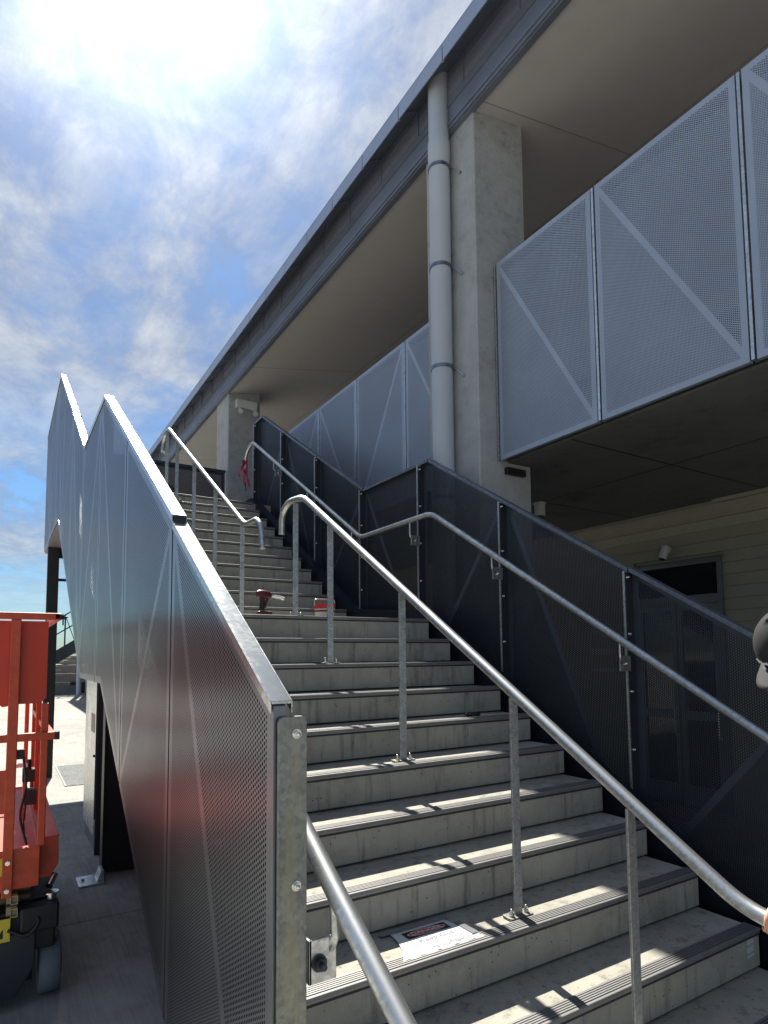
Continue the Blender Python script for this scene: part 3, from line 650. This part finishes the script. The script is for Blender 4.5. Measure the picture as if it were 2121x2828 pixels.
b = MB(); b.tube([(-.46, 1.50, .870), (-.45, 1.50, .870), (-.40, 1.485, .870), (-.37, 1.478, .869), (-.36, 1.475, .868)], .012, 12, rads=[.007, .013, .011, .012, .006]); b.build('handle', M['black'], sd)
b = MB(); b.tube([(-.36, 1.475, .868), (-.25, 1.445, .862), (-.235, 1.441, .862)], .003, 8); b.build('shank', M['chrome'], sd)

# danger notice taped to the second tread
def text(body, size, mat, name, parent, loc, rot=0., sx=1, sy=1, bold=0, shear=0):
    cu = bpy.data.curves.new('txt', 'FONT'); cu.body = body; cu.size = size; cu.align_x = 'CENTER'; cu.align_y = 'CENTER'; cu.offset = bold; cu.shear = shear; cu.extrude = .0002
    t = bpy.data.objects.new('txt', cu); C.objects.link(t); bpy.context.view_layer.update()
    me = bpy.data.meshes.new_from_object(t.evaluated_get(bpy.context.evaluated_depsgraph_get())); bpy.data.objects.remove(t)
    rm = Matrix.Rotation(rot, 4, 'Z') @ Matrix.Diagonal((sx, sy, 1, 1)); me.transform(rm); me.transform(Matrix.Translation(Vector(loc)-parent_world(parent)))
    me.materials.clear(); me.materials.append(mat); o = bpy.data.objects.new(name, me); C.objects.link(o); o.parent = parent; return o
zs = .1782
dn = thing('danger_notice', 'laminated paper notice reading DANGER taped flat on a low tread', 'notice', (-1.52, .40, .1705))
b = MB(); nx, ny = 14, 8; vs = []
for j in range(ny+1):
    for i in range(nx+1):
        v_ = j/ny; xl = -1.650-.072*v_**2; xr = -1.389+.045*v_**2; x = xl+(xr-xl)*i/nx; y = .510-.204*v_+(.006*math.sin(i*2.3) if j == ny else 0); e = .0022*math.sin(i*1.3+j*.7)*math.sin(j*.9)+.0015*math.sin(i*2.9)
        vs.append((x, y, zs-.001+max(0, e*.35)))
b.add(vs, [(j*(nx+1)+i, (j+1)*(nx+1)+i, (j+1)*(nx+1)+i+1, j*(nx+1)+i+1) for j in range(ny) for i in range(nx)]); b.smooth = True
b.build('sheet', M['paper'], dn)
b = MB(); b.box(-1.612, -1.412, .435, .488, zs+.0002, zs+.0007); b.build('header', M['black'], dn)
b = MB(); N_ = 40
def ell(a, c, z): return [(-1.512+a*math.cos(2*math.pi*k/N_), .4615+c*math.sin(2*math.pi*k/N_), z) for k in range(N_)]
b.cur = 0; b.add(ell(.088, .0225, zs+.001), [tuple(range(N_))]); b.cur = 1; b.add(ell(.083, .0190, zs+.0013), [tuple(range(N_))])
b.build('oval', [M['white'], flat('danger_red', (.55, .02, .03), .4)], dn)
text('DANGER', .034, M['white'], 'lettering', dn, (-1.512, .4615, zs+.0016), 0, 1.05, .95, .0006)
text('Keep Out', .046, M['ink'], 'handwriting', dn, (-1.512, .400, zs+.0012), 0, .85, .8, 0, .2)
text('PLEASE', .036, flat('faint_print', (.45, .45, .47), .6), 'faint_lettering', dn, (-1.50, .338, zs+.0012), 0, 1.5, .8)
b = MB()
for a, c, d, e in ((-1.614, -1.410, .3645, .3665), (-1.614, -1.612, .3665, .43), (-1.412, -1.410, .3665, .43)): b.box(a, c, d, e, zs+.0008, zs+.0012)
b.build('ruled_box', M['ink'], dn)
for cx, cy, w_, h_ in ((-1.53, .520, .32, .030), (-1.365, .40, .03, .12)):
    b = MB(); b.box(cx-w_/2, cx+w_/2, cy-h_/2, cy+h_/2, zs+.0016, zs+.0022); b.build('tape', M['tape'], dn)

# ------------------------------------------------------------------ scissor lift, end on, parked against the screen
lf = thing('scissor_lift', 'red scissor lift parked outside the silver balustrade', 'scissor lift', (-3.02, 3.05, GZ))
LX0, LX1, LY0, LY1 = -3.40, -2.675, 2.10, 3.85
PR = M['red']
def P_(name, mat, bev=.003, parent=None):
    def fin(b): return b.build(name, mat, parent or lf, bevel=bev)
    return fin
b = MB(); b.box(LX0+.02, -2.665, 2.16, 3.9, -.24, -.03); b.box(-2.83, -2.655, 2.105, 2.20, -.13, -.005); b.box(LX0, -2.66, 3.6, 3.92, -.2, .0); ch = b.build('chassis', M['black'], lf, bevel=.012)
b = MB(); b.prism([(-3.1, -.44), (-2.84, -.44), (-2.76, -.30), (-2.76, -.13), (-3.1, -.13)], 1, 2.13, 2.20); b.build('front_plate', M['charcoal'], ch, bevel=.004)
b = MB(); b.box(-2.96, -2.87, 2.126, 2.129, -.155, -.045); lbm = b.build('yellow_label', M['yellow'], ch)
b = MB()
b.cyl((-2.925, 2.125, -.075), (-2.925, 2.1255, -.075), .008, 10); b.prism([(-2.94, -.09), (-2.92, -.12), (-2.90, -.09), (-2.90, -.135), (-2.945, -.14)], 1, 2.1245, 2.1255)
b.build('label_mark', M['black'], lbm)
for q, (wx, wy) in enumerate(((-2.685, 2.30), (-3.37, 2.30), (-2.685, 3.62), (-3.37, 3.62))):
    w_ = MB(); s_ = 1 if wx > -3 else -1
    w_.tube([(wx-.05, wy, -.36), (wx-.043, wy, -.36), (wx+.043, wy, -.36), (wx+.05, wy, -.36)], .15, 40, rads=[.138, .15, .15, .138]); wh = w_.build('wheel', M['rubber'], lf)
    r2 = MB(); r2.cyl((wx+s_*.049, wy, -.36), (wx+s_*.058, wy, -.36), .08, 24); r2.build('rim', M['charcoal'], wh)
    if q < 2:
        y2 = MB(); y2.tube([(wx-.04*s_, 2.24, -.205), (wx-.04*s_, 2.24, -.165)], .075, 28); y2.build('steering_collar', M['galv'], wh, bevel=.003)
        y3 = MB(); y3.box(wx-.10*s_-.02, wx-.10*s_+.02, wy-.09, wy+.06, -.40, -.12); y3.tube([(wx-.04*s_, 2.24, -.165), (wx-.04*s_, 2.24, -.03)], .07, 24); y3.build('yoke', M['black'], wh, bevel=.006)
b = MB(); b.cyl((-2.69, 2.18, .0), (-2.69, 2.18, .028), .026, 20); b.cyl((-2.69, 2.18, .028), (-2.69, 2.18, .034), .036, 20); b.cyl((-2.70, 2.22, .05), (-2.67, 2.27, .09), .018, 10); b.build('beacon', M['chrome'], lf)
b = MB()
for x in (-3.3, -3.05, -2.84): 
    for dz in (-.005, .055): b.box(x-.05, x, 2.15, 3.8, dz-.038, dz+.008)
b.cyl((-3.35, 2.3, -.01), (-2.78, 2.3, -.01), .018, 12); b.cyl((-3.35, 2.3, .045), (-2.78, 2.3, .045), .018, 12)
b.build('scissor_arms', M['tan'], lf, bevel=.004)
b = MB()
for x in (-2.945, -2.84):
    for dz in (-.012, .05):
        o = .027
        b.box(x-.033, x+.0, 2.135, 2.149, dz-.035, dz-.031); b.box(x-.033, x, 2.135, 2.149, dz+.004, dz+.008); b.box(x-.033, x-.030, 2.135, 2.149, dz-.031, dz+.004); b.box(x-.003, x, 2.135, 2.149, dz-.031, dz+.004)
b.build('scissor_ends', flat('scissor_end_steel', (.5, .42, .27), .4, .3), lf)
# platform
b = MB(); b.box(LX0, -2.752, 2.13, 3.85, .27, .285); b.box(LX0, -2.752, 2.115, 2.13, .095, .292); b.box(-2.766, -2.752, 2.13, 3.85, .09, .292); b.box(LX0, LX0+.014, 2.13, 3.85, .09, .292); b.box(LX0, -2.752, 3.835, 3.85, .09, .292)
pf = b.build('platform', PR, lf, bevel=.003)
b = MB(); b.prism([(-2.75, .30), (-2.66, .30), (-2.655, .23), (-2.655, .15), (-2.69, .09), (-2.75, .09)], 1, 2.25, 2.27); b.box(-2.75, -2.655, 2.27, 3.7, .285, .298); b.box(-2.67, -2.657, 2.27, 3.7, .15, .285); b.build('deck_extension', PR, pf, bevel=.002)
b = MB(); b.prism([(LX0, 1.44), (-2.745, 1.44), (-2.745, 1.04), (-2.775, 1.013), (-2.87, 1.013), (-2.94, 1.00), (-2.975, 1.035), (LX0, 1.035)], 1, 2.13, 2.136); gp = b.build('gate_panel', flat('gate_red_paint', (.60, .045, .014), .45, 0, .1, 9), lf)
b = MB(); b.box(LX0-.01, -2.685, 2.095, 2.13, 1.447, 1.482); b.box(-2.72, -2.685, 2.095, 3.85, 1.449, 1.480); b.box(LX0-.01, LX0+.025, 2.13, 3.85, 1.447, 1.482); b.box(LX0, -2.685, 3.82, 3.85, 1.447, 1.48)
b.build('top_rail', PR, lf, bevel=.004)
b = MB(); b.box(LX0-.01, -2.70, 2.095, 2.128, .825, .866); b.box(-2.735, -2.70, 2.13, 3.85, .828, .862); b.box(LX0, LX0+.03, 2.13, 3.85, .828, .862); b.build('mid_rail', PR, lf, bevel=.004)
b = MB(); b.box(-2.70, -2.672, 2.09, 2.14, 1.452, 1.476); b.cyl((-2.68, 2.11, 1.48), (-2.68, 2.11, 1.42), .004, 8); b.cyl((-2.70, 2.09, 1.462), (-2.66, 2.09, 1.462), .005, 8); b.build('latch', M['black'], lf, bevel=.002)
b = MB(); b.tube(fillet([(-2.84, 2.118, .75), (-2.82, 2.118, .60), (-2.85, 2.12, .45), (-2.81, 2.13, .30)], .05, 5), .006, 8); b.build('hose', M['black'], lf)
b = MB(); b.tube(fillet([(-2.78, 2.14, -.02), (-2.74, 2.09, -.08), (-2.80, 2.09, -.14), (-2.88, 2.12, -.10)], .03, 5), .008, 8); b.build('hose', M['black'], lf)
b = MB(); b.box(-2.87, -2.835, 2.115, 2.135, .735, .785); b.build('latch', M['black'], lf, bevel=.002)
b = MB(); b.box(-2.702, -2.680, 2.09, 2.13, .825, .866); b.build('rail_end_cap', M['black'], lf, bevel=.002)
for k, (x, w_, y, z0, z1) in enumerate(((-2.892, .046, 2.105, .065, 1.446), (-2.748, .034, 2.13, .29, 1.013), (-3.36, .04, 2.105, .065, 1.446), (-2.72, .035, 3.83, .28, 1.45), (-3.38, .035, 3.83, .28, 1.45), (-2.81, .022, 2.70, .3, 1.45), (-2.735, .03, 3.0, .28, 1.45))):
    b = MB(); b.box(x-w_/2, x+w_/2, y-.012, y+.016, z0, z1); p_ = b.build('guard_post', PR, lf, bevel=.004)
    if k == 0:
        for z in (.10, .235):
            n = MB(); n.cyl((x, y-.012, z), (x, y-.020, z), .012, 6); n.cyl((x, y-.020, z), (x, y-.024, z), .008, 12); n.build('bolt', M['chrome'], p_)
b = MB(); b.box(-3.3, -2.87, 2.10, 2.112, .475, .69); b.build('notice_panel', PR, lf, bevel=.002)
b = MB(); b.box(-2.93, -2.915, 2.098, 2.0995, .18, .26); b.box(-2.97, -2.915, 2.112, 2.1145, .17, .24); b.build('small_label', M['yellow'], lf)
b = MB(); b.box(-2.83, -2.77, 2.45, 2.52, .56, .63); b.cyl((-2.80, 2.48, .63), (-2.80, 2.48, .68), .012, 10); b.box(-2.82, -2.76, 2.42, 2.50, .44, .52); b.tube(fillet([(-2.81, 2.44, .44), (-2.82, 2.42, .36), (-2.815, 2.42, .30)], .03, 4), .005, 8); b.build('control_box', M['black'], lf, bevel=.004)
b = MB(); b.box(-2.86, -2.80, 2.47, 2.50, .64, .66); b.build('control_label', M['white'], lf)

# ------------------------------------------------------------------ far end of the yard
fs = thing('far_staircase', 'distant external staircase with metal rails across the yard', 'staircase', (2, 31, GZ))
b = MB()
for k in range(16): b.box(-1.6+k*.30, -1.2+k*.30+.1, 31.5, 34, .2+k*.20, .30+k*.20)
b.build('treads', M['step'], fs)
b = MB(); b.prism([(-2.2, .35), (-1.6, .35), (3.2, 3.55), (3.2, 4.2), (-1.9, .80)], 1, 31.3, 31.42); b.build('stringer', M['dark_steel'], fs)
b = MB()
for h in (.9, 1.6): b.tube([(-2.2, 31.35, .45+h), (3.2, 31.35, .45+h+3.6)], .03, 8)
for k in range(7): x = -2.0+.8*k; b.cyl((x, 31.35, .5+(x+2.2)*.667), (x, 31.35, 2.05+(x+2.2)*.667), .035, 8); b.cyl((x, 31.35, 2.0+(x+2.2)*.667), (x+.5, 31.35, .6+(x+2.2)*.667), .02, 6)
b.build('railing', M['dark_steel'], fs)
b = MB(); b.cyl((.14, 30.2, GZ), (.14, 30.2, 5), .11, 20); tag(b.build('far_post', M['pipe'], loc=(.14, 30.2, GZ)), 'pale round post standing before the distant staircase', 'post')
b = MB()
for r_i in range(4):
    for k in range(12): b.box(-5+k*.8+(r_i % 2)*.4, -5+k*.8+.79+(r_i % 2)*.4, 35, 35.2, GZ+r_i*.45, GZ+r_i*.45+.44)
tag(b.build('block_wall', M['slab'], loc=(0, 35, GZ)), 'low block wall beyond the distant staircase', 'wall')
for k, (x, w_, h) in enumerate(((-1.55, .5, .75), (-.9, 1.1, .45), (-.0, .8, .6))):
    b = MB(); y = 31.8+.2*k
    for q in range(3): b.box(x, x+w_, y, y+.6, GZ+q*h/3, GZ+q*h/3+h/3-.05)
    b.box(x+.05, x+w_-.05, y+.02, y+.58, GZ, GZ+h-.08)
    tag(b.build('pallet', (M['offwhite'], M['tape'], M['charcoal'])[k], loc=(x+w_/2, y, GZ)), ('pale stacked crate under the distant staircase', 'wide grey pallet stack under the distant staircase', 'dark crate behind the distant round post')[k], 'crate', 'crates under the distant staircase')
b = MB(); b.box(-40, -8, 44, 50, GZ, 1.1); tag(b.build('low_shed', M['cream'], loc=(-24, 47, GZ)), 'long low shed at the far edge of the yard, hidden behind the lift', 'shed')

# ------------------------------------------------------------------ person at the foot of the stairs
def skin_body(name, verts, edges, radii, mat, parent, root=0, sub=2):
    o0 = parent_world(parent)
    me = bpy.data.meshes.new(name); me.from_pydata([tuple(Vector(v)-o0) for v in verts], edges, []); me.materials.append(mat)
    o = bpy.data.objects.new(name, me); C.objects.link(o); o.parent = parent
    s = o.modifiers.new('skin', 'SKIN'); s.use_smooth_shade = True
    for i, r in enumerate(radii):
        me.skin_vertices[0].data[i].radius = (r, r) if isinstance(r, (int, float)) else r
    me.skin_vertices[0].data[root].use_root = True
    u = o.modifiers.new('sub', 'SUBSURF'); u.levels = sub; u.render_levels = sub
    return o
pe = thing('person', 'person in a dark cap at the right edge, holding the end of the centre handrail', 'person', (-.80, -1.0, GZ))
hx, hy, hz = -.880, -.640, 1.258              # head centre
# body: pelvis, spine, neck, head
V = [(-.80, -1.02, .42), (-.80, -.98, .58), (-.81, -.90, .78), (-.83, -.80, .94), (-.86, -.73, 1.05), (-.86, -.69, 1.13), (hx, hy, 1.19), (hx+.005, hy+.02, 1.25)]
E_ = [(i, i+1) for i in range(7)]; Rr = [(.15, .11), (.14, .10), (.155, .11), (.15, .10), (.065, .06), (.055, .055), (.075, .085), (.07, .085)]
def chain(start, pts, rads):
    i0 = start
    for p, r in zip(pts, rads):
        V.append(p); Rr.append(r); E_.append((i0, len(V)-1)); i0 = len(V)-1
    return i0
chain(3, [(-.98, -.80, .95), (-1.05, -.84, .72), (-1.095, -.80, .60), (-1.105, -.75, .57)], [.062, .046, .032, .026])
chain(3, [(-.66, -.86, .93), (-.62, -.98, .70), (-.64, -.98, .47), (-.64, -.97, .41)], [.062, .046, .032, .026])
chain(0, [(-.90, -1.02, .33), (-.91, -.96, -.05), (-.91, -1.02, -.42)], [.085, .058, .042])
chain(0, [(-.70, -1.04, .33), (-.69, -1.0, -.05), (-.69, -1.07, -.42)], [.085, .058, .042])
skin_body('body', V, E_, Rr, M['skin'], pe)
def grow(k, d): return tuple((a+d) for a in k) if isinstance(k, tuple) else k+d
idx = [1, 2, 3]; 
SV = [V[1], V[2], V[3], (-.98, -.80, .95), (-1.035, -.835, .80), (-.66, -.86, .93), (-.63, -.95, .78), (-.845, -.76, 1.00), (-.80, -1.02, .36)]
skin_body('shirt', SV, [(0, 1), (1, 2), (2, 3), (3, 4), (2, 5), (5, 6), (2, 7), (0, 8)], [(.17, .13), (.175, .13), (.175, .125), .095, .068, .095, .068, (.10, .09), (.175, .135)], M['cloth'], pe)
skin_body('trousers', [(-.80, -1.02, .47), (-.80, -1.02, .40), (-.90, -1.02, .30), (-.91, -.96, -.05), (-.91, -1.02, -.40), (-.70, -1.04, .30), (-.69, -1.0, -.05), (-.69, -1.07, -.40)], [(0, 1), (1, 2), (2, 3), (3, 4), (1, 5), (5, 6), (6, 7)], [(.155, .12), (.16, .125), .10, .075, .062, .10, .075, .062], M['jeans'], pe)
for x, y in ((-.91, -1.02), (-.69, -1.07)):
    b = MB(); b.ball((x, y+.06, GZ+.05), .052, .14, .05, 16, lo=-.9); b.cyl((x, y, GZ+.02), (x, y, GZ+.14), .052, 16); b.build('boot', M['boot'], pe)
# left hand closed on the rail end
hc = Vector((-1.11, -.670, .503))
for q in range(4):
    y = hc.y + .030 - .021*q; L_ = (.9, 1, .97, .82)[q]
    pts = [(hc.x+.045, y, hc.z+.03), (hc.x+.025, y, hc.z+.040), (hc.x-.012, y, hc.z+.040*L_), (hc.x-.036, y, hc.z+.012), (hc.x-.030, y, hc.z-.020*L_)]
    b = MB(); b.tube(fillet(pts, .012, 4), .0088, 12, rads=None); b.ball(pts[-1], .0086, seg=10); b.build('finger', M['skin'], pe)
b = MB(); b.tube(fillet([(hc.x+.045, hc.y+.02, hc.z+.01), (hc.x+.032, hc.y+.052, hc.z-.012), (hc.x+.012, hc.y+.060, hc.z-.032)], .01, 4), .0105, 12); b.ball((hc.x+.012, hc.y+.060, hc.z-.032), .0100, seg=10); b.build('thumb', M['skin'], pe)
b = MB(); b.ball((hc.x+.042, hc.y-.005, hc.z+.025), .022, .046, .030, 16); b.tube([(hc.x+.03, hc.y-.03, hc.z+.03), (-1.105, -.75, .57)], .024, 14, rads=[.026, .027]); b.build('palm', M['skin'], pe)
# head turned down: local frame, forward = where the face looks
fw = Vector((-.58, .20, -.79)).normalized(); sd_ = fw.cross(Vector((0, 0, 1))).normalized(); upv = sd_.cross(fw).normalized()
RM = Matrix((sd_, fw, upv)).transposed()
hcen = Vector((hx+.01, hy+.015, hz+.01))
def HP(x, y, z): return hcen + RM @ Vector((x, y, z))
b = MB(); b.ball(hcen, .078, .096, .115, 22, RM); b.ball(HP(0, .085, -.012), .011, .020, .022, 10, RM); b.ball(HP(0, .065, -.085), .035, .03, .025, 12, RM)
b.ball(HP(.079, -.005, -.01), .008, .018, .030, 10, RM); b.ball(HP(-.079, -.005, -.01), .008, .018, .030, 10, RM); b.build('head', M['skin'], pe)
b = MB()
for s_ in (-1, 1): b.ball(HP(s_*.032, .083, .008), .012, .008, .007, 10, RM)
b.build('eyes', M['white'], pe)
b = MB(); b.tube([HP(-.022, .090, -.055), HP(0, .094, -.053), HP(.022, .090, -.055)], .005, 8); b.build('mouth', flat('lips', (.45, .16, .13), .5), pe)
b = MB(); b.ball(HP(0, -.022, .0), .082, .088, .098, 18, RM); b.build('hair', M['hair'], pe)
b = MB(); b.ball(HP(0, -.004, .028), .094, .112, .098, 28, RM, lo=-.05)
cp_ = b.build('cap', M['cap'], pe)
so_ = cp_.modifiers.new('s', 'SOLIDIFY'); so_.thickness = .003
b = MB(); b.ball(HP(0, -.004, .127), .008, .008, .004, 10, RM); b.build('cap_button', M['cap'], cp_)
vs = []; na = 14
for j in range(6):
    for i in range(na+1):
        a = -math.pi*.40 + math.pi*.80*i/na; rad_ = 1+.60*(j/5)*math.cos(a)**.7
        x = .094*math.sin(a)*(1+.04*j/5); y = -.004+.112*math.cos(a)*1.0 + .070*(j/5)*math.cos(a)**.6
        vs.append(HP(x, y, .026-.020*(math.sin(a)**2)*(1)-.012*(j/5)))
b = MB(); b.smooth = True; b.add(vs, [(j*(na+1)+i, j*(na+1)+i+1, (j+1)*(na+1)+i+1, (j+1)*(na+1)+i) for j in range(5) for i in range(na)])
pk = b.build('cap_peak', flat('peak_cloth', (.055, .055, .058), .8, 0, .2, 150), cp_); so_ = pk.modifiers.new('s', 'SOLIDIFY'); so_.thickness = .004
b = MB()
for q in range(9):
    a = -.55 + .13*q; b.tube([HP(.095*math.sin(a), -.004+.113*math.cos(a), .040+.012*(q % 2)), HP(.093*math.sin(a+.09), -.004+.112*math.cos(a+.09), .052-.010*(q % 2))], .003, 6)
b.build('cap_embroidery', M['white'], cp_)
